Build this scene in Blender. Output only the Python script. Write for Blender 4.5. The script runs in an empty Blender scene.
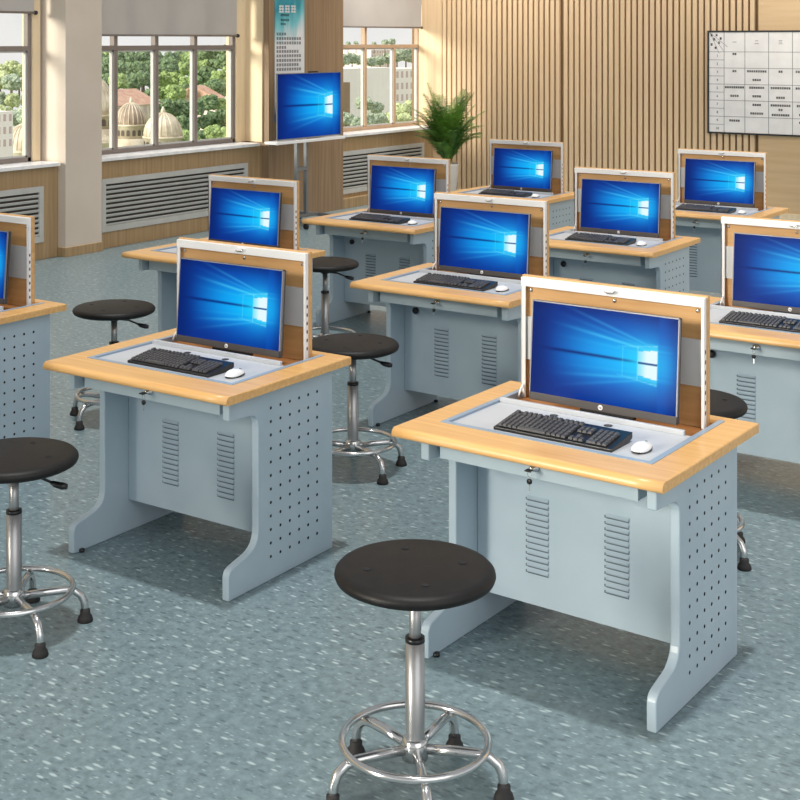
import bpy, bmesh, math, random
from mathutils import Vector, Matrix
random.seed(7)
C = bpy.context.scene.collection
PI = math.pi
R = math.radians
# ---------------------------------------------------------------- camera numbers
F_PX, PX, HY, YAW, CH = 1350.4, 365.4, 40.5, R(35.118), 2.0463
cy, sy = math.cos(YAW), math.sin(YAW)
def at(u, v, X):
    """world point where the sight line of (u, v) meets the plane x = X (used for the far things outside)"""
    r = (u - PX) / F_PX; z = -(v - HY) / F_PX
    d = Vector((cy * r - sy, sy * r + cy, z)); k = X / d.x
    return Vector((X, d.y * k, CH + d.z * k))

# ---------------------------------------------------------------- materials
def lin(c):
    return tuple(((x / 255) / 12.92 if x / 255 <= .04045 else ((x / 255 + .055) / 1.055) ** 2.4) for x in c) + (1,)
def N(t, ty, **k):
    n = t.nodes.new(ty)
    for a, b in k.items(): setattr(n, a, b)
    return n
def mat(name, rgb, rough=.5, metal=0, rgb2=None, scale=(6, 6, 6), detail=3, lo=.35, hi=.65, bump=0, bscale=60, spec=.5, alpha=None):
    m = bpy.data.materials.new(name); m.use_nodes = True; t = m.node_tree; b = t.nodes['Principled BSDF']
    b.inputs['Roughness'].default_value = rough; b.inputs['Metallic'].default_value = metal
    b.inputs['Specular IOR Level'].default_value = spec
    if rgb2 is None: rgb2 = tuple(min(255, x * 1.035 + 1) for x in rgb)
    tc = N(t, 'ShaderNodeTexCoord'); mp = N(t, 'ShaderNodeMapping'); mp.inputs['Scale'].default_value = scale
    no = N(t, 'ShaderNodeTexNoise'); no.inputs['Scale'].default_value = 1; no.inputs['Detail'].default_value = detail
    cr = N(t, 'ShaderNodeValToRGB'); cr.color_ramp.elements[0].position = lo; cr.color_ramp.elements[1].position = hi
    cr.color_ramp.elements[0].color = lin(rgb); cr.color_ramp.elements[1].color = lin(rgb2)
    L = t.links.new
    L(tc.outputs['Object'], mp.inputs[0]); L(mp.outputs[0], no.inputs['Vector']); L(no.outputs[0], cr.inputs[0]); L(cr.outputs[0], b.inputs['Base Color'])
    if bump:
        n2 = N(t, 'ShaderNodeTexNoise'); n2.inputs['Scale'].default_value = bscale; n2.inputs['Detail'].default_value = 4
        bp = N(t, 'ShaderNodeBump'); bp.inputs['Strength'].default_value = bump; bp.inputs['Distance'].default_value = .01
        L(tc.outputs['Object'], n2.inputs['Vector']); L(n2.outputs[0], bp.inputs['Height']); L(bp.outputs[0], b.inputs['Normal'])
    return m
M = {}
M['wood'] = mat('maple_laminate', (214, 163, 99), .34, 0, (233, 186, 124), (3, 60, 60), 5, .3, .7)
M['lidwood'] = mat('lid_laminate', (200, 154, 100), .42, 0, (218, 174, 120), (3, 40, 40), 5, .3, .7)
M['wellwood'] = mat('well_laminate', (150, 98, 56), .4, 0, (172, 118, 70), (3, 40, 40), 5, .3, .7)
M['steel'] = mat('grey_blue_powder_coat', (166, 184, 196), .32, 0, (174, 191, 202), (4, 4, 4), 2)
M['tray'] = mat('light_grey_tray', (190, 193, 197), .4, 0, None, (5, 5, 5))
M['inlay'] = mat('blue_grey_border', (142, 160, 178), .4)
M['silver'] = mat('brushed_aluminium_frame', (244, 245, 246), .3, .05, (248, 248, 248), (2, 2, 2))
M['plate'] = mat('mounting_plate_steel', (205, 208, 210), .4, .1)
M['slit'] = mat('louvre_slit', (84, 96, 106), .7)
M['hole'] = mat('dark_opening', (22, 24, 28), .8)
M['black'] = mat('black_plastic', (22, 22, 24), .35)
M['seat'] = mat('black_moulded_seat', (15, 14, 14), .5, 0, (22, 20, 19), (30, 30, 30), 3, spec=.35, bump=.06, bscale=300)
M['key'] = mat('keycap_plastic', (66, 66, 69), .45, 0, (76, 76, 79), (20, 20, 20))
M['white'] = mat('white_gloss_plastic', (240, 240, 240), .25)
M['bezel'] = mat('monitor_bezel', (74, 70, 70), .4)
M['bezel_edge'] = mat('monitor_edge', (140, 142, 148), .35, .3)
M['chrome'] = mat('chrome', (205, 205, 205), .16, .9, (215, 215, 215))
M['pole'] = mat('satin_steel_pole', (165, 165, 166), .34, .75, (175, 175, 176))
M['rubber'] = mat('black_rubber', (34, 32, 32), .7)
M['plaster'] = mat('beige_plaster', (208, 195, 180), .85, 0, (214, 201, 187), (2, 2, 2))
M['panel'] = mat('oak_wainscot', (152, 124, 88), .55, 0, (180, 152, 114), (28, 28, 1.2), 5, .3, .7)
M['pilaster'] = mat('oak_pilaster', (134, 110, 84), .55, 0, (156, 130, 102), (26, 26, 1.0), 5, .3, .7)
M['jamb'] = mat('pale_wood_jamb', (222, 200, 165), .55, 0, (232, 212, 178), (20, 20, 1.0), 4, .3, .7)
M['slat'] = mat('pale_oak_slat', (210, 180, 142), .55, 0, (222, 194, 158), (30, 30, 1.2), 5, .3, .7)
M['slatback'] = mat('slat_backing', (128, 100, 68), .7)
M['flat'] = mat('oak_veneer_panel', (200, 168, 128), .55, 0, (210, 180, 140), (1.5, 20, 22), 5, .3, .7)
M['winframe'] = mat('grey_brown_window_frame', (128, 118, 112), .5)
M['winframe_tan'] = mat('tan_window_frame', (178, 150, 124), .5)
M['marble'] = mat('white_marble_sill', (246, 245, 244), .25, 0, (222, 222, 224), (9, 9, 9), 8, .42, .75)
M['grille'] = mat('grey_grille_metal', (186, 186, 182), .5)
M['grilledark'] = mat('grille_interior', (52, 48, 44), .8)
M['blind'] = mat('grey_roller_blind_fabric', (196, 191, 188), .85, 0, (202, 197, 194), (3, 3, 3))
_t = M['blind'].node_tree; _b = _t.nodes['Principled BSDF']; _o = [n for n in _t.nodes if n.type == 'OUTPUT_MATERIAL'][0]
_tr = N(_t, 'ShaderNodeBsdfTranslucent'); _tr.inputs[0].default_value = (.75, .72, .68, 1); _mx = N(_t, 'ShaderNodeMixShader'); _mx.inputs[0].default_value = .3
_t.links.new(_b.outputs[0], _mx.inputs[1]); _t.links.new(_tr.outputs[0], _mx.inputs[2]); _t.links.new(_mx.outputs[0], _o.inputs[0])
M['board'] = mat('white_board_sheet', (232, 228, 226), .5)
M['boardframe'] = mat('black_board_frame', (34, 34, 38), .5)
M['ink'] = mat('black_print', (16, 16, 18), .6)
M['gridline'] = mat('grey_print_line', (130, 128, 130), .6)
M['tvgrey'] = mat('tv_grey_metal', (125, 128, 130), .4, .3)
M['pot'] = mat('pale_ceramic_pot', (205, 198, 190), .5)
M['soil'] = mat('potting_soil', (50, 38, 28), .9)
M['frond'] = mat('palm_leaf', (38, 78, 26), .45, 0, (104, 146, 48), (5, 5, 5), 3)
M['stem'] = mat('palm_stem', (110, 120, 60), .5)
M['stone'] = mat('cream_dome_stone', (188, 174, 150), .8, 0, (232, 220, 198), (.5, .5, .5), 6)
M['stone_dark'] = mat('brown_dome_stone', (140, 122, 108), .8, 0, (176, 158, 140), (.5, .5, .5), 6)
M['opening'] = mat('arch_opening', (92, 82, 74), .8)
M['redroof'] = mat('terracotta_roof', (196, 150, 126), .8, 0, (214, 176, 152), (.6, .6, .6), 5)
M['bldwhite'] = mat('cream_render_wall', (246, 238, 232), .8, 0, (250, 244, 240), (.1, .1, .1))
M['bldpink'] = mat('pale_pink_wall', (236, 216, 208), .8)
M['bldwin'] = mat('far_window', (198, 176, 172), .6)
M['bark'] = mat('tree_bark', (90, 74, 58), .9)
M['ground'] = mat('outdoor_grass', (120, 140, 90), .9, 0, (150, 160, 110), (.1, .1, .1), 5)
def leafmat(name, a, b):
    return mat(name, a, .8, 0, b, (5, 5, 5), 8, .36, .64, bump=.0)
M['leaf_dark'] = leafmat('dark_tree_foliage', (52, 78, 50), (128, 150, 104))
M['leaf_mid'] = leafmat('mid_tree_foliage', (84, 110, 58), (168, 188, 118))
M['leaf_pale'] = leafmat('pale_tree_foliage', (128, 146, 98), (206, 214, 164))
M['leaf_haze'] = leafmat('haze_tinted_foliage', (110, 130, 108), (184, 196, 172))  # outdoor haze is put into these pale leaf colours

def floor_mat():
    m = bpy.data.materials.new('blue_grey_vinyl_floor'); m.use_nodes = True; t = m.node_tree; b = t.nodes['Principled BSDF']; L = t.links.new
    tc = N(t, 'ShaderNodeTexCoord')
    n1 = N(t, 'ShaderNodeTexNoise'); n1.inputs['Scale'].default_value = 28; n1.inputs['Detail'].default_value = 8; n1.inputs['Roughness'].default_value = .7
    L(tc.outputs['Object'], n1.inputs['Vector'])
    cr = N(t, 'ShaderNodeValToRGB'); cr.color_ramp.elements[0].position = .33; cr.color_ramp.elements[1].position = .68
    cr.color_ramp.elements[0].color = lin((98, 116, 121)); cr.color_ramp.elements[1].color = lin((134, 154, 159))
    L(n1.outputs[0], cr.inputs[0])
    col = cr.outputs[0]
    for k, (sc, rot, lo, c) in enumerate([((11, 32, 1), 12, .24, (186, 202, 204)), ((17, 46, 1), -14, .20, (166, 184, 188)), ((15, 40, 1), 24, .30, (84, 102, 108))]):
        mp = N(t, 'ShaderNodeMapping'); mp.inputs['Scale'].default_value = sc; mp.inputs['Rotation'].default_value = (0, 0, R(rot)); mp.inputs['Location'].default_value = (k * 3.3, k * 1.7, 0)
        L(tc.outputs['Object'], mp.inputs[0])
        v = N(t, 'ShaderNodeTexVoronoi'); v.voronoi_dimensions = '2D'; v.inputs['Scale'].default_value = 1
        L(mp.outputs[0], v.inputs['Vector'])
        sep = N(t, 'ShaderNodeSeparateColor'); L(v.outputs['Color'], sep.inputs[0])
        mu = N(t, 'ShaderNodeMath', operation='MULTIPLY'); mu.inputs[1].default_value = lo; L(sep.outputs[0], mu.inputs[0])
        sb = N(t, 'ShaderNodeMath', operation='SUBTRACT'); L(mu.outputs[0], sb.inputs[0]); L(v.outputs['Distance'], sb.inputs[1])
        ad = N(t, 'ShaderNodeMath', operation='MULTIPLY'); ad.inputs[1].default_value = 9; ad.use_clamp = True; L(sb.outputs[0], ad.inputs[0])
        f = N(t, 'ShaderNodeMath', operation='MULTIPLY'); f.inputs[1].default_value = .8; L(ad.outputs[0], f.inputs[0])
        mx = N(t, 'ShaderNodeMixRGB'); mx.inputs[2].default_value = lin(c); L(f.outputs[0], mx.inputs[0]); L(col, mx.inputs[1]); col = mx.outputs[0]
    L(col, b.inputs['Base Color']); b.inputs['Roughness'].default_value = .33; b.inputs['Specular IOR Level'].default_value = .5
    return m
M['floor'] = floor_mat()
def glass_mat():
    m = bpy.data.materials.new('window_glass'); m.use_nodes = True; t = m.node_tree; t.nodes.clear()
    o = N(t, 'ShaderNodeOutputMaterial'); a = N(t, 'ShaderNodeBsdfTransparent'); g = N(t, 'ShaderNodeBsdfGlossy'); g.inputs['Roughness'].default_value = .03
    a.inputs[0].default_value = (.97, .98, .98, 1)
    mx = N(t, 'ShaderNodeMixShader'); mx.inputs[0].default_value = .03; t.links.new(a.outputs[0], mx.inputs[1]); t.links.new(g.outputs[0], mx.inputs[2]); t.links.new(mx.outputs[0], o.inputs[0])
    return m
M['glass'] = glass_mat()
def screen_mat():
    m = bpy.data.materials.new('lit_screen'); m.use_nodes = True; t = m.node_tree; t.nodes.clear()
    o = N(t, 'ShaderNodeOutputMaterial'); e = N(t, 'ShaderNodeEmission'); a = N(t, 'ShaderNodeVertexColor'); a.layer_name = 'Col'
    g = N(t, 'ShaderNodeBsdfGlossy'); g.inputs['Roughness'].default_value = .25; g.inputs['Color'].default_value = (.008, .008, .008, 1)
    ad = N(t, 'ShaderNodeAddShader')
    e.inputs[1].default_value = 1.0
    t.links.new(a.outputs[0], e.inputs[0]); t.links.new(e.outputs[0], ad.inputs[0]); t.links.new(g.outputs[0], ad.inputs[1]); t.links.new(ad.outputs[0], o.inputs[0]); return m
M['screen'] = screen_mat()

# ---------------------------------------------------------------- mesh helpers
class MB:
    def __init__(s): s.v = []; s.f = []; s.m = []; s.sm = []
    def add(s, vs, fs, mi=0, smooth=False):
        o = len(s.v); s.v += [tuple(v) for v in vs]
        for f in fs: s.f.append([i + o for i in f]); s.m.append(mi); s.sm.append(smooth)
        return s
    def box(s, x0, x1, y0, y1, z0, z1, mi=0, T=None):
        vs = [Vector((x, y, z)) for x in (x0, x1) for y in (y0, y1) for z in (z0, z1)]
        if T: vs = [T @ v for v in vs]
        return s.add(vs, [(0, 1, 3, 2), (4, 6, 7, 5), (0, 4, 5, 1), (2, 3, 7, 6), (0, 2, 6, 4), (1, 5, 7, 3)], mi)
    def prism(s, poly, axis, a, b, mi=0, smooth_side=False):
        """poly of 2-D points extruded along axis ('x': poly=(y,z); 'y': (x,z); 'z': (x,y))"""
        def P(p, t): return (t, p[0], p[1]) if axis == 'x' else ((p[0], t, p[1]) if axis == 'y' else (p[0], p[1], t))
        n = len(poly)
        o = len(s.v); s.v += [P(p, a) for p in poly] + [P(p, b) for p in poly]
        area = sum(poly[i][0] * poly[(i + 1) % n][1] - poly[(i + 1) % n][0] * poly[i][1] for i in range(n))
        flip = (area < 0) != (axis == 'y')
        if b < a: flip = not flip
        A = [o + i for i in range(n)]; B = [o + n + i for i in range(n)]
        s.f += [A[::-1] if not flip else A, B if not flip else B[::-1]]; s.m += [mi, mi]; s.sm += [False, False]
        for i in range(n):
            j = (i + 1) % n; q = [A[i], A[j], B[j], B[i]]
            s.f.append(q if not flip else q[::-1]); s.m.append(mi); s.sm.append(smooth_side)
        return s
    def lathe(s, prof, n=32, mi=0, T=None, smooth=True, cap=True):
        """prof: list of (radius, z)"""
        vs = []; fs = []
        for r, z in prof:
            for k in range(n):
                a = 2 * PI * k / n; v = Vector((r * math.cos(a), r * math.sin(a), z)); vs.append(T @ v if T else v)
        for i in range(len(prof) - 1):
            for k in range(n):
                j = (k + 1) % n; fs.append((i * n + k, i * n + j, (i + 1) * n + j, (i + 1) * n + k))
        s.add(vs, fs, mi, smooth)
        if cap:
            o = len(s.v) - len(vs)
            s.f.append([o + k for k in range(n)][::-1]); s.m.append(mi); s.sm.append(False)
            s.f.append([o + (len(prof) - 1) * n + k for k in range(n)]); s.m.append(mi); s.sm.append(False)
        return s
    def cyl(s, p0, p1, r, n=16, mi=0, r2=None):
        return s.tube([p0, p1], [r, r if r2 is None else r2], n, mi)
    def tube(s, pts, rad, n=12, mi=0, closed=False):
        pts = [Vector(p) for p in pts]; m = len(pts)
        if not isinstance(rad, (list, tuple)): rad = [rad] * m
        vs = []; fs = []; prev = None
        for i, p in enumerate(pts):
            if closed: d = pts[(i + 1) % m] - pts[i - 1]
            else: d = pts[min(i + 1, m - 1)] - pts[max(i - 1, 0)]
            d.normalize()
            if prev is None:
                u = Vector((0, 0, 1)) if abs(d.z) < .9 else Vector((1, 0, 0))
                u = (u - d * u.dot(d)).normalized()
            else: u = (prev - d * prev.dot(d)).normalized()
            prev = u; w = d.cross(u)
            for k in range(n):
                a = 2 * PI * k / n; vs.append(p + (u * math.cos(a) + w * math.sin(a)) * rad[i])
        for i in range(m if closed else m - 1):
            i2 = (i + 1) % m
            for k in range(n):
                j = (k + 1) % n; fs.append((i * n + k, i * n + j, i2 * n + j, i2 * n + k))
        s.add(vs, fs, mi, True)
        if not closed:
            o = len(s.v) - len(vs)
            s.f.append([o + k for k in range(n)][::-1]); s.m.append(mi); s.sm.append(False)
            s.f.append([o + (m - 1) * n + k for k in range(n)]); s.m.append(mi); s.sm.append(False)
        return s
    def build(s, name, mats, parent=None, bevel=0, seg=2, kind=None, loc=None, rz=0):
        me = bpy.data.meshes.new(name); me.from_pydata(s.v, [], s.f)
        for m in (mats if isinstance(mats, (list, tuple)) else [mats]): me.materials.append(m)
        for p, mi, sm in zip(me.polygons, s.m, s.sm): p.material_index = mi; p.use_smooth = sm
        bm = bmesh.new(); bm.from_mesh(me); bmesh.ops.recalc_face_normals(bm, faces=bm.faces); bm.to_mesh(me); bm.free()
        o = bpy.data.objects.new(name, me); C.objects.link(o)
        if parent: o.parent = parent
        if loc: o.location = loc
        o.rotation_euler.z = rz
        if bevel:
            b = o.modifiers.new('bevel', 'BEVEL'); b.width = bevel; b.segments = seg; b.limit_method = 'ANGLE'; b.angle_limit = R(38)
        if kind: o['kind'] = kind
        return o
def thing(name, label, cat, loc=(0, 0, 0), rz=0, group=None):
    o = bpy.data.objects.new(name, None); C.objects.link(o); o.empty_display_size = .1
    o.location = loc; o.rotation_euler.z = rz; tag(o, label, cat, group); return o
def tag(o, label, cat, group=None):
    o['label'] = label; o['category'] = cat
    if group: o['group'] = group
    return o
def dup(root, label=None, group=None):
    r = root.copy(); C.objects.link(r)
    if label: r['label'] = label
    if group: r['group'] = group
    for ch in list(root.children):
        c = ch.copy(); C.objects.link(c); c.parent = r
        for g in list(ch.children):
            d = g.copy(); C.objects.link(d); d.parent = c
    return r
def rr(poly, r, seg=4):
    """round the corners of a 2-D polygon; r is one radius or a list"""
    out = []; n = len(poly)
    for i in range(n):
        p = Vector(poly[i]); a = Vector(poly[i - 1]); b = Vector(poly[(i + 1) % n]); q = r[i] if isinstance(r, list) else r
        if q <= 0: out.append(tuple(p)); continue
        da = (a - p).normalized(); db = (b - p).normalized(); q = min(q, (a - p).length * .49, (b - p).length * .49)
        s = p + da * q; e = p + db * q
        for k in range(seg + 1):
            t = k / seg; out.append(tuple(s * (1 - t) ** 2 + p * 2 * t * (1 - t) + e * t * t))
    return out
def text_bm(txt, size, x, y, z, mb, mi=0, plane='xz', align='CENTER', thick=.0005):
    cu = bpy.data.curves.new('t', 'FONT'); cu.body = txt; cu.size = size; cu.align_x = align; cu.align_y = 'CENTER'; cu.resolution_u = 2; cu.extrude = thick
    o = bpy.data.objects.new('t', cu); C.objects.link(o)
    bpy.context.view_layer.update()
    me = bpy.data.meshes.new_from_object(o.evaluated_get(bpy.context.evaluated_depsgraph_get()))
    vs = []
    for v in me.vertices:
        a, b, c = v.co
        vs.append((x + a, y - c, z + b) if plane == 'xz' else (x + c, y + a, z + b))
    mb.add(vs, [tuple(p.vertices) for p in me.polygons], mi)
    bpy.data.objects.remove(o); bpy.data.meshes.remove(me); bpy.data.curves.remove(cu)

# ---------------------------------------------------------------- screen picture (four-pane window with light beams)
def sm(a, b, x):
    t = max(0, min(1, (x - a) / (b - a))); return t * t * (3 - 2 * t)
def screen_colour(u, v):
    """u from the left, v from the top, 0..1; returns linear rgb"""
    cx, cv = .80, .505
    dx = (cx - u); dv = v - cv
    d = math.hypot((u - .70) * .9, (v - .5) * .95)
    base = Vector((6, 50, 140)).lerp(Vector((10, 118, 218)), sm(.62, .10, d))
    base = base.lerp(Vector((4, 30, 98)), sm(.22, .0, u) * .6 + sm(.90, 1.02, u) * .35 + sm(.12, .0, v) * .3)
    L = max(dx, 0.0); fade_r = sm(-.20, -.02, cx - u)
    half = .23 + L * .42
    w = abs(dv + L * .05) / half
    beam = sm(1.05, .15, w) * (1 - sm(.05, .80, L)) * fade_r
    base = base.lerp(Vector((10, 185, 255)), beam * .95)
    for sl, off, st in ((-.53, -.20, .45), (-.25, -.145, .8), (.15, .15, .55), (-.40, -.17, .25), (.33, .17, .3), (-.12, -.1, .2), (.06, .1, .2)):
        y0 = off + sl * L
        g = math.exp(-((dv - y0) / (.012 + L * .014)) ** 2) * st * (1 - sm(.1, .72, L)) * fade_r
        base = base.lerp(Vector((90, 215, 255)), g)
    g = math.exp(-((dv + .003 + L * .012) / (.012 + .008 * L)) ** 2) * sm(-.0, .12, dx) * (1 - sm(.60, .85, L))
    base = base.lerp(Vector((4, 34, 110)), g * .9)
    # glow around the window
    g = math.exp(-(((u - .80) / .15) ** 2 + ((v - .5) / .25) ** 2))
    base = base.lerp(Vector((40, 215, 255)), g * .85)
    # upper / lower outer edge lines of the big pane
    e = .87
    if .60 < u < e:
        t = (u - .60) / (e - .60)
        for yy in (.365 - .055 * t, .655 + .065 * t):
            base = base.lerp(Vector((150, 240, 255)), math.exp(-((v - yy) / .007) ** 2) * (.2 + .5 * t))
    if abs(u - .64) < .006 and .36 < v < .66: base = base.lerp(Vector((120, 235, 255)), .35)
    if abs(u - .74) < .006 and .34 < v < .68: base = base.lerp(Vector((190, 245, 255)), .45)
    # bright panes
    t = (u - .745) / (e - .745)
    if 0 < t < 1:
        top = .385 - .03 * t; bot = .635 + .03 * t; mid = .505
        if top < v < bot and abs(v - mid) > .008: base = base.lerp(Vector((235, 252, 255)), .55 + .42 * sm(0, .5, t))
        elif abs(v - mid) <= .008: base = Vector((20, 90, 150))
        elif .31 + .05 * (1 - t) < v < .72 - .05 * (1 - t): base = base.lerp(Vector((90, 230, 255)), .5 * t)
    if u > e:
        base = base.lerp(Vector((8, 100, 205)), sm(0, .012, u - e) * sm(.12, 0, u - e) * .3)
    return lin(tuple(base))
def screen_mesh(w, h):
    nx, ny = 150, 90; me = bpy.data.meshes.new('screen')
    vs = [(w * i / nx, 0, h * j / ny) for j in range(ny + 1) for i in range(nx + 1)]
    fs = [(j * (nx + 1) + i, j * (nx + 1) + i + 1, (j + 1) * (nx + 1) + i + 1, (j + 1) * (nx + 1) + i) for j in range(ny) for i in range(nx)]
    me.from_pydata(vs, [], fs); ca = me.color_attributes.new('Col', 'FLOAT_COLOR', 'POINT')
    buf = []
    for j in range(ny + 1):
        for i in range(nx + 1): buf += screen_colour(i / nx, 1 - j / ny)
    ca.data.foreach_set('color', buf); me.materials.append(M['screen']); return me

# ================================================================ THE ROOM
XC, XW, XG = -9.65, -9.75, -10.02        # column face, wainscot face, glazing plane
YB = 15.5                                # back wall
WH = 6.0  # wall height, raised so the window sun stays off the desks
f = MB().box(-10.05, 4.5, -14, YB + .1, -.06, 0).build('floor', M['floor'], kind='structure')
w = MB()
w.box(-10.12, XW, -14, YB + .1, 0, .86)
o = w.build('wall_left', M['panel'], kind='structure')
w = MB().box(-10.12, XG - .02, -14, YB + .1, 2.62, WH)  # taller and longer than the room needs, to block the window sun
w.box(-10.12, XG - .03, 8.68, 9.16, .86, 2.62).box(-10.12, XG - .03, 11.64, 13.5, .86, 2.62).box(-10.12, XG - .03, -14, 5.9, .86, 2.62)
w.build('wall_left_upper', M['jamb'], kind='structure')
MB().box(-10.05, XC, 8.80, 9.265, .09, WH).build('trim_1', M['plaster'], kind='structure')          # plaster column
MB().box(XW - .01, XC + .012, 8.79, 9.275, 0, .09).build('baseboard_left', M['panel'], kind='structure', bevel=.004)
MB().box(-10.05, XC, 11.83, 13.255, 0, WH).build('trim_2', M['pilaster'], kind='structure')        # wooden pilaster
MB().box(XW - .02, XC + .0, 13.256, YB - .06, 0, .12).build('trim_3', M['panel'], kind='structure', bevel=.003)
# pale reveals beside the windows
w = MB().box(XG - .01, XW + .02, 11.805, 11.829, .9, WH).box(-10.03, -9.97, 11.64, 11.804, .9, WH)
w.box(-10.03, -9.97, 8.68, 8.774, .9, WH)
w.box(-10.03, -9.97, 15.49, YB + .02, .9, WH)
w.build('trim_4', M['jamb'], kind='structure')

def window(n, y0, y1, mull, upper, frame, ys0, ys1):
    z0, zt, z1 = .895, 1.97, 2.62; root = bpy.data.objects.new('window_%d' % n, None); C.objects.link(root); root['kind'] = 'structure'
    root.location = (XG, (y0 + y1) / 2, z0)
    inv = Matrix.Translation(-root.location)
    a, b = XG - .03, XG + .03; m = MB(); t = .045
    m.box(a, b, y0, y0 + t, z0, z1, T=inv).box(a, b, y1 - t, y1, z0, z1, T=inv).box(a, b, y0, y1, z0, z0 + t, T=inv).box(a, b, y0, y1, z1 - t, z1, T=inv)
    m.box(a - .001, b + .002, y0 + t, y1 - t, zt - .024, zt + .024, T=inv)
    for q in mull: m.box(a, b + .004, q - .026, q + .026, z0 + t, zt - .024, T=inv)
    for q in upper: m.box(a, b + .004, q - .026, q + .026, zt + .024, z1 - t, T=inv)
    m.build('window_frame', frame, root, bevel=.004)
    # inner sash strips, lighter
    s_ = MB(); edges = [y0 + t] + [e for q in mull for e in (q - .026, q + .026)] + [y1 - t]
    for k in range(0, len(edges), 2):
        p, q = edges[k], edges[k + 1]; u = .016
        s_.box(a + .01, b - .012, p, p + u, z0 + t, zt - .024, T=inv).box(a + .01, b - .012, q - u, q, z0 + t, zt - .024, T=inv)
        s_.box(a + .01, b - .012, p, q, z0 + t, z0 + t + u, T=inv).box(a + .01, b - .012, p, q, zt - .024 - u, zt - .024, T=inv)
    s_.build('sash', M['grille'], root)
    MB().box(XG - .004, XG + .002, y0 + t * .5, y1 - t * .5, z0 + .02, z1 - .02, T=inv).build('pane', M['glass'], root)
    MB().box(XG - .02, -9.685, ys0, ys1, .862, .896, T=inv).build('window_sill', M['marble'], root, bevel=.004)
window(1, 5.9, 8.68, [6.24, 6.84, 7.44, 8.04], [6.24, 6.84, 7.44, 8.04], M['winframe'], 5.9, 8.77)
window(2, 9.16, 11.645, [9.785, 10.38, 10.986], [9.785, 10.38, 10.986], M['winframe'], 9.28, 11.72)
window(3, 13.53, 15.49, [14.21, 14.88], [14.21], M['winframe_tan'], 13.27, 15.47)

def grille(y0, y1, label, x=XW):
    root = thing('radiator_grille', label, 'grille', (x, (y0 + y1) / 2, .16), 0, 'louvred grilles below the windows'); h = .525; L = (y1 - y0) / 2; t = .055
    m = MB().box(.001, .022, -L, L, 0, t).box(.001, .022, -L, L, h - t, h).box(.001, .022, -L, -L + t, t, h - t).box(.001, .022, L - t, L, t, h - t)
    m.build('frame', M['grille'], root, bevel=.003)
    MB().box(.001, .004, -L + t, L - t, t, h - t).build('backing', M['grilledark'], root)
    n = 9; hh = (h - 2 * t) / n
    m = MB()
    for k in range(n):
        z = t + hh * k
        m.prism([(.004, z + hh * .04), (.010, z), (.021, z + hh * .42), (.015, z + hh * .56), (.004, z + hh * .50)], 'y', -L + t, L - t)
    m.build('slats', M['grille'], root)
# louvres run along y: the prism above is (x, z) swept along y
grille(6.3, 8.605, 'grey louvred wall grille below the leftmost window, cut by the picture edge')
grille(9.345, 11.56, 'grey louvred wall grille below the middle window with the domes outside')
grille(13.28, 15.2, 'grey louvred wall grille below the far window, behind the palm')

def blind(y0, y1, z, label):
    root = thing('roller_blind', label, 'blind', (-9.93, (y0 + y1) / 2, z), 0, 'roller blinds in the windows'); L = (y1 - y0) / 2
    MB().box(-.002, .002, -L, L, 0, 2.86 - z).build('fabric', M['blind'], root)
    m = MB().tube([(0, -L - .01, 0), (0, L + .01, 0)], .011, 10); m.build('bottom_rail', M['winframe'], root)
    MB().lathe([(.004, -.02), (.02, -.012), (.02, .012), (.004, .02)], 12, T=Matrix.Translation((0, L + .02, 0)) @ Matrix.Rotation(PI / 2, 4, 'X')).build('rail_cap', M['black'], root)
    MB().tube([(0, -L, 2.89 - z), (0, L, 2.89 - z)], .035, 14).build('roller', M['blind'], root)
blind(5.95, 8.66, 2.31, 'grey roller blind pulled part down in the leftmost window')
blind(9.28, 11.60, 2.10, 'grey roller blind pulled down to just above the transom of the middle window')
blind(13.5, 15.44, 2.22, 'pale grey roller blind in the far window near the palm')

# back wall
MB().box(-10.12, 4.5, YB, YB + .12, 0, WH).build('wall_back', M['slatback'], kind='structure')
XS0, XS1, XS2 = -9.60, -7.83, -5.31
MB().box(-9.98, XS0 - .012, YB - .05, YB, 0, WH).build('trim_5', M['slat'], kind='structure')
m = MB()
for a, b in ((XS0, XS1), (XS1 + .035, XS2)):
    n = round((b - a) / .0765); p = (b - a) / n
    for k in range(n): m.box(a + p * k, a + p * k + p * .66, YB - .045, YB - .001, .06, WH)
m.build('trim_6', M['slat'], kind='structure')
MB().box(XS2 + .02, 4.5, YB - .04, YB - .001, .06, WH).build('trim_7', M['flat'], kind='structure')
MB().box(-9.98, 4.5, YB - .06, YB, 0, .06).build('baseboard_back', M['jamb'], kind='structure')

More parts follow.
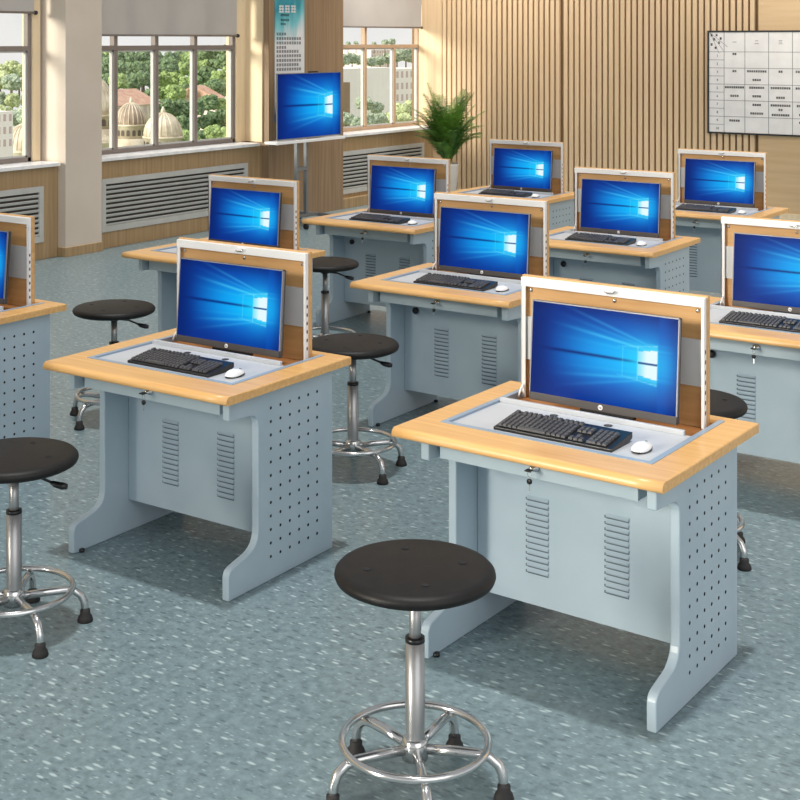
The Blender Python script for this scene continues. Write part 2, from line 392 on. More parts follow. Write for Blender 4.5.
# ---------------------------------------------------------------- timetable board on the back wall
def board():
    x0, x1, z0, z1 = -5.875, -3.78, .968, 2.143; Y = YB - .05
    root = thing('timetable_board', 'large white timetable board with black frame on the back wall', 'board', (x0, Y, z0))
    w_, h_ = x1 - x0, z1 - z0
    MB().box(0, w_, -.012, 0, 0, h_).build('sheet', M['board'], root)
    t = .02
    MB().box(-t, w_ + t, -.022, .004, -t, 0).box(-t, w_ + t, -.022, .004, h_, h_ + t).box(-t, 0, -.022, .004, 0, h_).box(w_, w_ + t, -.022, .004, 0, h_).build('frame', M['boardframe'], root)
    m = MB(); cols = [.182, .432, .712, .988, 1.262, 1.54, 1.82]; rows = [.945 - .0950 * k for k in range(10)]
    for c in cols: m.box(c - .003, c + .003, -.0135, -.011, 0, h_)
    for k, r_ in enumerate(rows):
        full = k % 2 == 0
        m.box(0, w_ if full else cols[0], -.0135, -.011, r_ - .0028, r_ + .0028)
    for k in range(3):   # diagonal heading cell
        T = Matrix.Translation((0, -.0125, h_)) @ Matrix.Rotation(-math.atan2(-.23, .19) - [0.0, .35, -.35][k], 4, 'Y').inverted()
        m.box(0, .27, -.0008, .0008, -.002, .002, T=Matrix.Translation((.01, -.0125, h_ - .005)) @ Matrix.Rotation(R([38, 52, 65][k]), 4, 'Y'))
    m.build('ruled_lines', M['gridline'], root)
    m = MB()
    for k, ch in enumerate('一二三四五'):
        text_bm(ch, .055, (cols[k] + (cols[k + 1] if k + 1 < len(cols) else w_)) / 2, -.013, 1.055, m)
    for k in range(10):
        text_bm(str(k + 1), .042, .10, -.013, .897 - .0950 * k, m)
    rnd = random.Random(3)
    def scribble(cx, cz, n, s=.026):   # small dense strokes, as illegible as in the photo
        for i in range(n):
            gx = cx + (i - (n - 1) / 2) * s * 1.0
            for q in range(3): m.box(gx - s * .4, gx + s * .4, -.0135, -.0122, cz + (q - 1) * s * .34 - s * .12, cz + (q - 1) * s * .34 + s * .12)
            m.box(gx - s * .06 + rnd.uniform(-.004, .004), gx + s * .06, -.0135, -.0122, cz - s * .42, cz + s * .42)
    for q in ((.03, 1.17), (.09, 1.17), (.06, 1.12), (.12, 1.08), (.03, 1.06), (.08, 1.02), (.14, 1.13)): scribble(q[0], q[1] - .028, 1, .03)
    X = [.307, .572, .85, 1.125, 1.40, 1.68]
    for cx, cz, n in [(X[0], .94, 2), (X[0], .74, 2), (X[1], .74, 9), (X[1], .64, 4), (X[2], .74, 2), (X[3], .74, 8), (X[3], .64, 4), (X[0], .55, 9), (X[0], .45, 4), (X[1], .55, 7), (X[1], .45, 4),
                      (X[2], .55, 9), (X[2], .44, 4), (X[3], .55, 8), (X[3], .45, 4), (X[1], .35, 4), (X[1], .25, 6), (X[2], .35, 9), (X[2], .30, 2), (X[2], .24, 8), (X[3], .35, 7), (X[3], .25, 5), (X[0], .16, 5), (X[3], .16, 5),
                      (X[4], .74, 6), (X[4], .55, 8), (X[5], .64, 5), (X[4], .35, 7)]:
        scribble(cx, cz - .02, n)
    m.build('lettering', M['ink'], root)
board()

# ---------------------------------------------------------------- poster on the pilaster
def poster():
    x = XC + .001; y0, y1, z0, z1 = 11.93, 12.475, 1.12, 2.95
    root = thing('wall_poster', 'teal and white banner poster with lines of print on the wooden pilaster', 'poster', (x, y0, z0))
    mt = bpy.data.materials.new('printed_poster'); mt.use_nodes = True; t = mt.node_tree; b = t.nodes['Principled BSDF']; L = t.links.new
    tc = N(t, 'ShaderNodeTexCoord'); sp = N(t, 'ShaderNodeSeparateXYZ'); L(tc.outputs['Object'], sp.inputs[0])
    no = N(t, 'ShaderNodeTexNoise'); no.inputs['Scale'].default_value = 3; mp = N(t, 'ShaderNodeMapping'); mp.inputs['Rotation'].default_value = (R(35), 0, 0); mp.inputs['Scale'].default_value = (1, 3, .6)
    L(tc.outputs['Object'], mp.inputs[0]); L(mp.outputs[0], no.inputs['Vector'])
    mu = N(t, 'ShaderNodeMath', operation='MULTIPLY_ADD'); mu.inputs[1].default_value = .55; L(no.outputs[0], mu.inputs[0]); L(sp.outputs[2], mu.inputs[2])
    md = N(t, 'ShaderNodeMath', operation='MULTIPLY_ADD'); md.inputs[1].default_value = -.25; L(sp.outputs[1], md.inputs[0]); L(mu.outputs[0], md.inputs[2])
    cr = N(t, 'ShaderNodeValToRGB'); e = cr.color_ramp.elements; e[0].position = .30; e[0].color = lin((30, 120, 190)); e[1].position = 1; e[1].color = lin((70, 195, 215))
    dv = N(t, 'ShaderNodeMath', operation='DIVIDE'); dv.inputs[1].default_value = 2.1; L(md.outputs[0], dv.inputs[0]); L(dv.outputs[0], cr.inputs[0])
    for p_, c_ in ((.16, (24, 110, 180)), (.22, (226, 230, 234)), (.52, (232, 234, 238)), (.64, (110, 196, 208)), (.74, (10, 140, 160))):
        q = cr.color_ramp.elements.new(p_); q.color = lin(c_)
    for q in list(cr.color_ramp.elements):
        if abs(q.position - .30) < .001: q.color = lin((226, 230, 234))
    L(cr.outputs[0], b.inputs['Base Color']); b.inputs['Roughness'].default_value = .4
    MB().box(0, .006, 0, y1 - y0, 0, z1 - z0).build('sheet', mt, root)
    m = MB(); rnd = random.Random(5)
    def px2(u, v):
        q = at(u, v, x); return q.y - y0, q.z - z0
    def glyph(cy_, cz, s, mi):
        for q in (-1, 0, 1): m.box(.0055, .0075, cy_ - s * .42, cy_ + s * .42, cz + q * s * .33 - s * .07, cz + q * s * .33 + s * .07, mi)
        for q in (-1, 1): m.box(.0055, .0075, cy_ + q * s * .25 - s * .07, cy_ + q * s * .25 + s * .07, cz - s * .42, cz + s * .42, mi)
    for u in (281, 287, 293): a, b_ = px2(u, 9); glyph(a, b_, .10, 0)
    for v, u0, n in ((15, 281, 5), (20, 281, 5), (24, 281, 3)):
        a, b_ = px2(u0, v)
        for k in range(n): glyph(a + k * .032, b_, .03, 1)
    for v in (34, 38.5, 43, 47.5, 51.5, 56, 60.5, 65, 69.5, 76, 84, 92, 100):
        a, b_ = px2(276, v); n = rnd.choice((9, 10, 10, 10, 4))
        for k in range(n): glyph(a + .02 + k * .046, b_, .037, 1)
    m.build('lettering', [M['white'], M['ink']], root)
poster()

# ---------------------------------------------------------------- display on a wheeled stand
def tv():
    X = -9.12; y0, y1 = 11.31, 12.48
    root = thing('television', 'large flat screen showing blue light beams beside the wooden pilaster', 'television', (X, (y0 + y1) / 2, .965))
    L = (y1 - y0) / 2; Hh = .725
    Q = Matrix.Rotation(PI / 2, 4, 'Z')     # local front (-y) turned to face +x
    MB().box(-.028, -.001, -L + .02, L, 0, Hh).build('housing', M['black'], root, bevel=.006)
    t = .014
    MB().box(-.003, .004, -L, L, 0, t).box(-.003, .004, -L, L, Hh - t * .6, Hh).box(-.003, .004, -L, -L + t * .9, t, Hh - t * .6).box(-.003, .004, L - t * .9, L, t, Hh - t * .6).build('bezel', M['tvgrey'], root)
    me = screen_mesh(2 * L - .024, Hh - .022); me.transform(Matrix.Translation((.001, -L + .012, .014)) @ Q)
    s_ = bpy.data.objects.new('screen', me); C.objects.link(s_); s_.parent = root
    MB().box(-.03, -.005, .0, .16, Hh, Hh + .016).build('camera_bar', M['black'], root, bevel=.003)
    MB().box(-.075, -.027, -.3, .3, .2, .5).build('wall_bracket', M['tvgrey'], root)
    st = thing('display_stand', 'grey two-post wheeled stand holding the flat screen', 'stand', (X - .12, (y0 + y1) / 2 + .0, 0))
    for s in (-1, 1): MB().box(-.022, .022, s * .085 - .018, s * .085 + .018, .10, 1.50).build('post', M['tvgrey'], st, bevel=.004)
    MB().box(.022, .046, -.25, .25, 1.25, 1.40).build('bracket', M['tvgrey'], st)
    MB().box(-.02, .16, -.62, .62, .925, .955).build('shelf', M['silver'], st, bevel=.004)
    MB().box(-.02, .03, -.10, .10, .60, .64).build('crossbar', M['tvgrey'], st)
    for s in (-1, 1):
        MB().box(-.30, .34, s * .30 - .025, s * .30 + .025, .065, .10).build('foot_rail', M['tvgrey'], st, bevel=.005)
    MB().box(-.03, .03, -.30, .30, .075, .11).build('base_beam', M['tvgrey'], st, bevel=.005)
    for sx in (-.26, .30):
        for s in (-1, 1):
            MB().lathe([(.012, -.014), (.032, -.012), (.032, .012), (.012, .014)], 20, T=Matrix.Translation((sx, s * .30, .032)) @ Matrix.Rotation(PI / 2, 4, 'X')).box(sx - .008, sx + .008, s * .30 - .008, s * .30 + .008, .05, .07).build('caster', M['black'], st)
tv()

# ---------------------------------------------------------------- computer desk
DW, DD, DZ = .958, .772, .768
def make_desk(knob):
    root = thing('computer_desk', '', 'desk', (0, 0, 0), 0, 'flip-top computer desks')
    # tabletop: wooden frame with an opening, waterfall front edge
    t = .032; x1, x2, y1_, y2 = .096, .860, .147, .722
    bm = bmesh.new(); xs = [0, x1, x2, DW]; ys = [0, y1_, y2, DD]
    g = {(i, j, k): bm.verts.new((xs[i], ys[j], z)) for i in range(4) for j in range(4) for k, z in enumerate((DZ - t, DZ))}
    for i in range(3):
        for j in range(3):
            if (i, j) == (1, 1): continue
            for k in (0, 1): bm.faces.new([g[i, j, k], g[i + 1, j, k], g[i + 1, j + 1, k], g[i, j + 1, k]])
    def wall(a, b): bm.faces.new([g[a + (0,)], g[b + (0,)], g[b + (1,)], g[a + (1,)]])
    for i in range(3): wall((i, 0), (i + 1, 0)); wall((i, 3), (i + 1, 3)); wall((0, i), (0, i + 1)); wall((3, i), (3, i + 1))
    wall((1, 1), (2, 1)); wall((1, 2), (2, 2)); wall((1, 1), (1, 2)); wall((2, 1), (2, 2))
    bmesh.ops.recalc_face_normals(bm, faces=bm.faces)
    es = [e for e in bm.edges if all(abs(v.co.y) < 1e-6 and v.co.z > DZ - .001 for v in e.verts)]
    bmesh.ops.bevel(bm, geom=es, offset=.022, segments=6, profile=.5, affect='EDGES')
    es = [e for e in bm.edges if all(abs(v.co.y) < 1e-4 and v.co.z < DZ - t + .001 for v in e.verts)]
    bmesh.ops.bevel(bm, geom=es, offset=.008, segments=3, profile=.5, affect='EDGES')
    es = [e for e in bm.edges if abs(e.verts[0].co.z - e.verts[1].co.z) < 1e-5 and e.verts[0].co.z > DZ - .001 and (all(abs(v.co.x) < 1e-5 for v in e.verts) or all(abs(v.co.x - DW) < 1e-5 for v in e.verts) or all(abs(v.co.y - DD) < 1e-5 for v in e.verts))]
    bmesh.ops.bevel(bm, geom=es, offset=.005, segments=2, profile=.5, affect='EDGES')
    me = bpy.data.meshes.new('tabletop'); bm.to_mesh(me); bm.free(); me.materials.append(M['wood'])
    for p in me.polygons: p.use_smooth = abs(p.normal.z) < .99 and p.normal.y < -.1
    o = bpy.data.objects.new('tabletop', me); C.objects.link(o); o.parent = root
    # grey border set into the top
    b = .020; m = MB()
    m.box(x1, x2, y1_, y1_ + b, DZ - .03, DZ + .002).box(x1, x1 + b, y1_ + b, y2, DZ - .03, DZ + .002).box(x2 - b, x2, y1_ + b, y2, DZ - .03, DZ + .002)
    m.build('border_trim', M['inlay'], root)
    # keyboard tray with a raised lip and two cable holes
    m = MB().box(x1 + b, x2 - b, y1_ + b, .512, DZ - .016, DZ - .005)
    m.box(x1 + b + .001, x2 - b - .03, .497, .511, DZ - .005, DZ + .012)
    tr = m.build('keyboard_tray', M['tray'], root, bevel=.002)
    for cx in (.356, .560):
        MB().lathe([(.0145, DZ - .0055), (.0145, DZ - .0035), (.011, DZ - .0035)], 20, T=Matrix.Translation((cx, .458, 0))).build('cable_hole', M['black'], tr)
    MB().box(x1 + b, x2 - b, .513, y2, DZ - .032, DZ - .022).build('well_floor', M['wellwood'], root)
    # side legs
    prof = [(.073, 0), (.073, .110), (.243, .150), (.243, .646), (.075, .656), (.075, DZ - t), (.716, DZ - t), (.716, 0)]
    prof = rr(prof, [0, .03, .065, .05, .006, 0, 0, 0], 6)
    for side in (0, 1):
        xo = .066 if side == 0 else .874; tk = .032; m = MB(); m.prism(prof, 'x', xo, xo + tk, 0)
        for s, xf in ((-1, xo - .0004), (1, xo + tk + .0004)):
            for i in range(6):
                for j in range(12):
                    if j > 9 and i > 6 - (j - 9) * 2: pass
                    yy, zz = .318 + .0585 * i, .653 - .0512 * j; r_ = .0062
                    vs = [(xf, yy + r_ * math.cos(2 * PI * k / 10), zz + r_ * math.sin(2 * PI * k / 10)) for k in range(10)]
                    if (s > 0) == (side == 1): m.add(vs, [tuple(range(10))], 1)
        lg = m.build('side_leg', [M['steel'], M['hole']], root)
        bv = lg.modifiers.new('bevel', 'BEVEL'); bv.width = .009; bv.segments = 3; bv.limit_method = 'ANGLE'; bv.angle_limit = R(50)
    # front panel with two columns of louvres
    fp = MB().box(.100, .880, .378, .392, .135, DZ - t).box(.100, .880, .392, .41, .135, .145).build('front_panel', M['steel'], root)
    for vx in (.296, .590):
        m = MB(); n = 13; w_ = .088
        for k in range(n):
            z = .244 + k * .0205
            m.prism([(.378, z), (.3725, z + .001), (.370, z + .004), (.378, z + .012)], 'x', vx + .004, vx + w_ - .004, 0)
            m.add([(vx + .004, .3776, z - .0055), (vx + w_ - .004, .3776, z - .0055), (vx + w_ - .004, .3776, z - .0005), (vx + .004, .3776, z - .0005)], [(0, 1, 2, 3)], 1)
            m.add([(vx - .004, .3776, z - .004), (vx + .005, .3776, z - .004), (vx + .005, .3776, z + .005), (vx - .004, .3776, z + .005)], [(0, 1, 2, 3)], 1)
        m.build('vent', [M['steel'], M['slit']], fp)
    if knob:
        MB().lathe([(.018, 0), (.018, .012), (.012, .018), (.006, .018)], 20, T=Matrix.Translation((.174, .378, .576)) @ Matrix.Rotation(PI / 2, 4, 'X')).build('round_knob', M['black'], fp)
    MB().box(.100, .880, .70, .714, .135, DZ - t).build('back_panel', M['steel'], root)
    MB().box(.100, .880, .41, .70, .137, .145).build('cabinet_floor', M['steel'], root)
    # drawer below the front edge, with lock and hanging key
    dr = MB().box(.118, .830, .112, .118, .660, DZ - t - .001).box(.118, .830, .118, .376, .660, .666).box(.118, .124, .118, .376, .666, DZ - t - .001).box(.824, .830, .118, .376, .666, DZ - t - .001).build('drawer', M['steel'], root, bevel=.0015)
    T = Matrix.Translation((.477, .112, .697)) @ Matrix.Diagonal((1.25, 1.25, 1, 1)) @ Matrix.Rotation(PI / 2, 4, 'X')
    m = MB().lathe([(.0135, 0), (.0135, .005), (.010, .009), (.007, .009), (.006, .022), (.003, .022)], 20, 0, T=T)
    m.box(-.008, .008, -.002, .002, .022, .04, 1, T=T)
    m.build('lock', [M['chrome'], M['black']], dr)
    m = MB(); m.tube([(.477 + .007 * math.cos(a), .077, .683 + .009 * math.sin(a)) for a in [2 * PI * k / 14 for k in range(14)]], .001, 6, 0, True)
    m.lathe([(.002, -.003), (.009, -.0025), (.009, .0025), (.002, .003)], 14, 1, T=Matrix.Translation((.477, .077, .661)) @ Matrix.Rotation(PI / 2, 4, 'X'))
    m.box(.4745, .4795, .076, .078, .631, .654, 0)
    m.build('key', [M['chrome'], M['black']], dr)
    # flip-up lid
    ld = MB().box(.106, .819, .676, .695, DZ - .022, 1.190).build('lid', M['lidwood'], root, bevel=.002)
    m = MB(); yf, yb = .656, .6759
    m.box(.113, .814, yf, yb, 1.153, 1.185)                                  # top channel
    m.box(.113, .119, yf, yb, DZ - .02, 1.153).box(.113, .132, yf, yf + .004, DZ - .02, 1.153)
    m.box(.810, .814, yf + .001, yb, DZ - .02, 1.153).box(.803, .814, yf, yf + .004, DZ - .02, 1.153)
    fr = m.build('lid_frame', M['silver'], ld, bevel=.001)
    m = MB()
    for k in range(7):
        z = .80 + k * .034; m.add([(.8144, yf + .011 + .0045 * math.cos(2 * PI * q / 8), z + .008 * math.sin(2 * PI * q / 8)) for q in range(8)], [tuple(range(8))])
    m.build('adjusting_holes', M['hole'], ld)
    MB().box(.1195, .8095, .668, .672, .885, 1.042).box(.1195, .8095, .672, .6755, 1.038, 1.042).build('mounting_plate', M['plate'], ld)
    m = MB().box(.455, .50, yf - .004, yf, 1.160, 1.178, 0).tube([(.452, yf - .006, 1.168), (.465, yf - .014, 1.166), (.485, yf - .012, 1.168), (.497, yf - .014, 1.176)], .0028, 8, 1)
    m.build('latch', [M['silver'], M['chrome']], ld)
    for q in ((.144, 1.138), (.784, 1.138), (.477, 1.136)):
        MB().lathe([(.0075, 0), (.0075, .003), (.004, .006), (.001, .006)], 14, T=Matrix.Translation((q[0], .676, q[1])) @ Matrix.Rotation(PI / 2, 4, 'X')).build('bolt', M['chrome'], ld)
    MB().tube([(.123, .62, DZ - .012), (.124, .64, .785), (.123, .662, .80)], .004, 8).build('lid_stay', M['white'], root)
    for x_ in (.078, .90):
        for y_ in (.11, .69): MB().lathe([(.011, 0), (.011, .012), (.006, .012)], 12, T=Matrix.Translation((x_ + (.028 if x_ < .5 else -.022), y_, 0))).build('foot_glide', M['black'], root)
    return root
KB, MS = (.488, .270), (.768, .272)
def make_monitor():
    """origin below the screen's bottom edge, front facing -y"""
    root = thing('monitor', '', 'monitor', (0, 0, 0), 0, 'flat monitors fixed in the desk lids')
    w_, h_ = .556, .350; T = Matrix.Rotation(R(-4.2), 4, 'X')
    MB().box(-w_ / 2, w_ / 2, .002, .024, 0, h_, T=T).build('housing', M['bezel'], root, bevel=.004)
    MB().box(-w_ / 2 + .002, w_ / 2 - .002, 0, .003, .002, .028, T=T).build('bottom_bezel', M['bezel'], root)
    m = MB().box(-w_ / 2, -w_ / 2 + .004, -.0005, .012, .028, h_, T=T).box(w_ / 2 - .004, w_ / 2, -.0005, .012, .028, h_, T=T).box(-w_ / 2, w_ / 2, -.0005, .012, h_ - .004, h_, T=T)
    m.build('edge_strip', M['bezel_edge'], root)
    me = screen_mesh(w_ - .008, h_ - .032); me.transform(T @ Matrix.Translation((-w_ / 2 + .004, .0008, .028)))
    s_ = bpy.data.objects.new('screen', me); C.objects.link(s_); s_.parent = root
    m = MB().lathe([(.0088, 0), (.0088, .0012), (.0075, .0012)], 24, 0, T=T @ Matrix.Translation((0, 0, .0145)) @ Matrix.Rotation(PI / 2, 4, 'X'))
    k = MB(); text_bm('hp', .0125, 0, -.0014, .0152, k, 0, thick=.0002)
    m.add([T @ Vector(v) for v in k.v], k.f, 1)
    m.build('round_badge', [M['silver'], M['bezel']], root)
    m = MB().box(-.05, .05, .02, .045, .09, .24, T=T).box(-.035, .035, .03, .106, .13, .22)
    m.build('mounting_arm', M['black'], root)
    MB().box(-.08, .12, .006, .03, -.012, .001, T=T).build('port_strip', M['black'], root)
    return root
def make_keyboard():
    root = thing('keyboard', '', 'keyboard', (0, 0, 0), 0, 'black keyboards on the desk trays'); w_, d_ = .445, .158; root.scale = (.96, .96, 1)
    a = math.atan2(.020, d_); T = Matrix.Translation((0, -d_ / 2, .012)) @ Matrix.Rotation(a, 4, 'X')
    m = MB(); m.prism([(-d_ / 2, 0), (-d_ / 2, .010), (d_ / 2, .030), (d_ / 2, .010), (d_ / 2 - .03, 0)], 'x', -w_ / 2, w_ / 2); m.build('base', M['black'], root, bevel=.002)
    def block(name, x0, cols, rows, r0=0, skip=(), wide=()):
        k = MB(); p = .0187; q = .0222
        for j in range(rows):
            for i in range(cols):
                if (i, j) in skip: continue
                xa = x0 + i * p; ya = .009 + (j + r0) * q + (.006 if j + r0 == 5 else 0); g = .0015; ww = p
                for c_ in wide:
                    if c_[0] == i and c_[1] == j: ww = p * c_[2]
                pts = [(xa + g, ya + g, 0), (xa + ww - g, ya + g, 0), (xa + ww - g, ya + q - g, 0), (xa + g, ya + q - g, 0), (xa + g + .002, ya + g + .002, .007), (xa + ww - g - .002, ya + g + .002, .007), (xa + ww - g - .002, ya + q - g - .001, .007), (xa + g + .002, ya + q - g - .001, .007)]
                k.add([T @ Vector(v) for v in pts], [(0, 3, 2, 1), (4, 5, 6, 7), (0, 1, 5, 4), (1, 2, 6, 5), (2, 3, 7, 6), (3, 0, 4, 7)])
        k.build(name, M['key'], root)
    block('main_keys', -.213, 14, 5, 0, [(i, 0) for i in range(5, 10)], [(4, 0, 6)])
    block('escape_key', -.213, 1, 1, 5)
    for q in range(3): block('function_keys', -.213 + .0187 * (1.7 + 4.3 * q), 4, 1, 5)
    block('arrow_keys', .057, 3, 2, 0, [(0, 1), (2, 1)]); block('navigation_keys', .057, 3, 2, 3)
    block('number_keys', .124, 4, 5, 0, [(1, 0)], [(0, 0, 2)])
    return root
def make_mouse():
    root = thing('computer_mouse', '', 'mouse', (0, 0, 0), 0, 'white mice on the desk trays'); root.scale = (.9, .9, .9)
    bm = bmesh.new(); bmesh.ops.create_uvsphere(bm, u_segments=24, v_segments=14, radius=1)
    for v in bm.verts:
        x, y, z = v.co; z = max(z, -.35); z = z if z > 0 else z * .35
        v.co = (x * .031 * (1 - .08 * y), y * .054, .008 + z * .024 * (1 - .18 * y))
    me = bpy.data.meshes.new('shell'); bm.to_mesh(me); bm.free(); me.materials.append(M['white'])
    for p in me.polygons: p.use_smooth = True
    o = bpy.data.objects.new('shell', me); C.objects.link(o); o.parent = root
    MB().lathe([(.8, 0), (.97, .003), (1.0, .008), (.95, .010)], 28, T=Matrix.Diagonal((.0315, .0545, 1, 1))).build('underside', M['black'], root)
    MB().tube([(0, .030, .026), (0, .042, .022)], .0025, 8).build('scroll_wheel', M['bezel'], root)
    return root

desk_a, desk_b = make_desk(False), make_desk(True)
mon, kbd, mse = make_monitor(), make_keyboard(), make_mouse()
used = set()
def take(o, label):
    r = o if o.name not in used else dup(o)
    used.add(o.name); r['label'] = label; return r
# x, y, rotation, knob, where
desks = [
 (-2.497, 3.700, -1.36, 0, 'the nearest desk at the right'),
 (-4.143, 3.658, .38, 0, 'the front row desk left of centre'),
 (-4.178, 5.796, 0, 1, 'the middle desk'),
 (-5.892, 5.819, 0, 1, "the desk behind the front row's left one"),
 (-5.926, 7.635, 0, 1, 'the desk in front of the palm'),
 (-4.218, 7.641, 0, 1, 'the desk behind and right of the middle one'),
 (-5.987, 9.568, 0, 1, 'the rearmost desk beside the palm'),
 (-4.244, 9.520, 0, 1, 'the desk below the timetable board'),
 (-2.489, 5.743, 0, 1, 'the desk at the right picture edge'),
 (-5.918, 3.758, 0, 0, 'the desk at the left picture edge')]
desk_labels = [
 'nearest wood-topped grey-blue computer desk at the right, directly behind the nearest stool',
 'wood-topped grey-blue computer desk in the front row, left of centre, whole perforated side showing',
 'computer desk in the middle, its right corner hidden behind the nearest raised lid',
 'computer desk partly hidden by the raised lid of the left front row desk',
 'computer desk behind the middle one at its left, in front of the palm and grille',
 'computer desk with perforated side, between the middle desk and the one below the timetable',
 'farthest computer desk beside the potted palm, its perforated side seen past the lid in front',
 'computer desk at the back right, standing below the timetable board',
 'computer desk at the right picture edge, only its left half in view',
 'computer desk at the left picture edge, only its perforated right end in view']
for k, (x, y, rz, knob, wh) in enumerate(desks):
    a = R(rz); T = Matrix.Translation((x, y, 0)) @ Matrix.Rotation(a, 4, 'Z')
    d = take(desk_b if knob else desk_a, desk_labels[k]); d.location = (x, y, 0); d.rotation_euler.z = a
    o = take(mon, 'flat monitor in the raised lid of ' + wh); o.location = T @ Vector((.484, .551, DZ + .008)); o.rotation_euler.z = a
    if k == 9: continue
    o = take(kbd, 'black keyboard on the tray of ' + wh); o.location = T @ Vector((KB[0], KB[1], DZ - .005)); o.rotation_euler.z = a
    if k == 8: continue
    o = take(mse, 'small white mouse on the tray of ' + wh); o.location = T @ Vector((MS[0], MS[1], DZ - .005)); o.rotation_euler.z = a

# ---------------------------------------------------------------- lab stool
def make_stool():
    root = thing('lab_stool', '', 'stool', (0, 0, 0), 0, 'round black lab stools')
    r = .221
    m = MB().lathe([(.02, .570), (r - .02, .572), (r - .004, .580), (r, .590), (r - .002, .599), (r - .010, .607), (r - .026, .611), (.001, .611)], 64, 0, cap=False)
    for a in (20, 110, 200, 290):
        cx, cy_ = .133 * math.cos(R(a)), .133 * math.sin(R(a))
        m.add([(cx + .011 * math.cos(2 * PI * k / 12), cy_ + .011 * math.sin(2 * PI * k / 12), .6122) for k in range(12)], [tuple(range(12))], 1)
    m.build('seat', [M['seat'], M['hole']], root)
    MB().lathe([(.03, .535), (.03, .560), (.085, .563), (.085, .571)], 24).build('seat_plate', M['black'], root)
    MB().lathe([(.0165, .36), (.0165, .54)], 24).build('piston', M['pole'], root)
    MB().lathe([(.018, .405), (.027, .406), (.027, .418), (.018, .420)], 24).build('collar', M['black'], root)
    MB().lathe([(.025, .10), (.0265, .105), (.0265, .4055), (.02, .406)], 28).build('column', M['pole'], root)
    MB().lathe([(.02, .085), (.036, .088), (.036, .14), (.028, .146)], 28).build('hub', M['chrome'], root)
    m = MB().tube([(.02 * c_, 0, z) for c_, z in ((1, .54), (4, .535), (6.5, .515))] , .005, 8)
    m.tube([(.13, 0, .515), (.145, 0, .508), (.172, 0, .502), (.188, 0, .500)], [.006, .011, .013, .009], 10)
    lv = m.build('height_lever', M['black'], root); lv.rotation_euler.z = R(32)
    MB().tube([(.20 * math.cos(2 * PI * k / 48), .20 * math.sin(2 * PI * k / 48), .136) for k in range(48)], .0105, 10, 0, True).build('foot_ring', M['chrome'], root)
    for k in range(5):
        lg = MB().tube([(.03, 0, .115), (.12, 0, .118), (.175, 0, .118), (.205, 0, .112), (.228, 0, .094), (.240, 0, .068), (.243, 0, .03)], .0135, 12).build('leg', M['chrome'], root)
        lg.rotation_euler.z = R(-20 + 72 * k)
        ft = MB().lathe([(.026, 0), (.028, .004), (.024, .018), (.018, .026), (.018, .040), (.014, .042)], 20, T=Matrix.Translation((.243, 0, 0))).build('rubber_foot', M['rubber'], lg)
    return root
st0 = make_stool()
for k, (x, y, rz, lab) in enumerate([
 (-2.011, 3.095, 115, 'nearest round black stool in front of the nearest desk, four holes in its seat'),
 (-3.696, 3.134, 0, 'round black stool on chrome legs cut by the left picture edge'),
 (-3.751, 5.230, 0, 'round black stool with chrome foot ring between the two nearest desks'),
 (-5.312, 5.191, 0, 'round black stool behind the front row desk left of centre, nearest to the plaster column'),
 (-5.265, 7.030, 0, 'round black stool half hidden behind a raised lid, farthest back'),
 (-2.045, 5.170, 8, 'round black stool mostly hidden behind the nearest desk, two chrome feet showing'),
]):
    s = st0 if k == 0 else dup(st0); s['label'] = lab; s.location = (x, y, 0); s.rotation_euler.z = R(rz)

# ---------------------------------------------------------------- potted palm
def palm():
    root = thing('potted_palm', 'bushy green palm in a pale pot in the corner by the far window', 'potted plant', (-9.0, 14.6, 0))
    MB().lathe([(.10, 0), (.105, .01), (.145, .46), (.15, .49), (.138, .49), (.132, .45)], 32).build('pot', M['pot'], root)
    MB().lathe([(.02, .44), (.133, .45), (.02, .462)], 24).build('soil', M['soil'], root)
    rnd = random.Random(11)
    for k in range(46):
        a = k * 2.399 + rnd.uniform(-.2, .2); up = 1 - (k / 46) ** 1.2
        Ln = rnd.uniform(.78, 1.05) * (.62 + .44 * up); th0 = R(5 + 16 * (1 - up)); bend = R(rnd.uniform(14, 34) + 60 * (1 - up))
        pts = []; p = Vector((.03 * math.cos(a), .03 * math.sin(a), .46)); n = 14
        for i in range(n + 1):
            pts.append(p.copy()); th = th0 + bend * (i / n) ** 1.4
            p = p + Vector((math.sin(th) * math.cos(a), math.sin(th) * math.sin(a), math.cos(th))) * (Ln / n)
        m = MB(); m.tube(pts, [.006 * (1 - .8 * i / n) for i in range(n + 1)], 6, 0)
        for i in range(6, 3 * n):
            t = i / 3; j = min(int(t), n - 1); q = pts[j].lerp(pts[j + 1], t - j); d = (pts[j + 1] - pts[j]).normalized(); side = d.cross(Vector((0, 0, 1))).normalized()
            if side.length < .1: side = Vector((-math.sin(a), math.cos(a), 0))
            nrm = side.cross(d); fr_ = i / (3 * n); ll = (.045 + .17 * math.sin(PI * min(1, fr_ * .95 + .05)) ** .8) * rnd.uniform(.8, 1.15)
            for s in (-1, 1):
                dir1 = (d * .75 + side * s * .75 + nrm * .15).normalized(); dir2 = (dir1 + Vector((0, 0, -.55))).normalized()
                wv = nrm.cross(dir1).normalized() * .0055
                a1 = q + dir1 * ll * .5; a2 = a1 + dir2 * ll * .5
                m.add([q - wv * .5, q + wv * .5, a1 + wv, a1 - wv, a2], [(0, 1, 2, 3), (3, 2, 4)], 1)
        m.build('frond', [M['stem'], M['frond']], root)
palm()

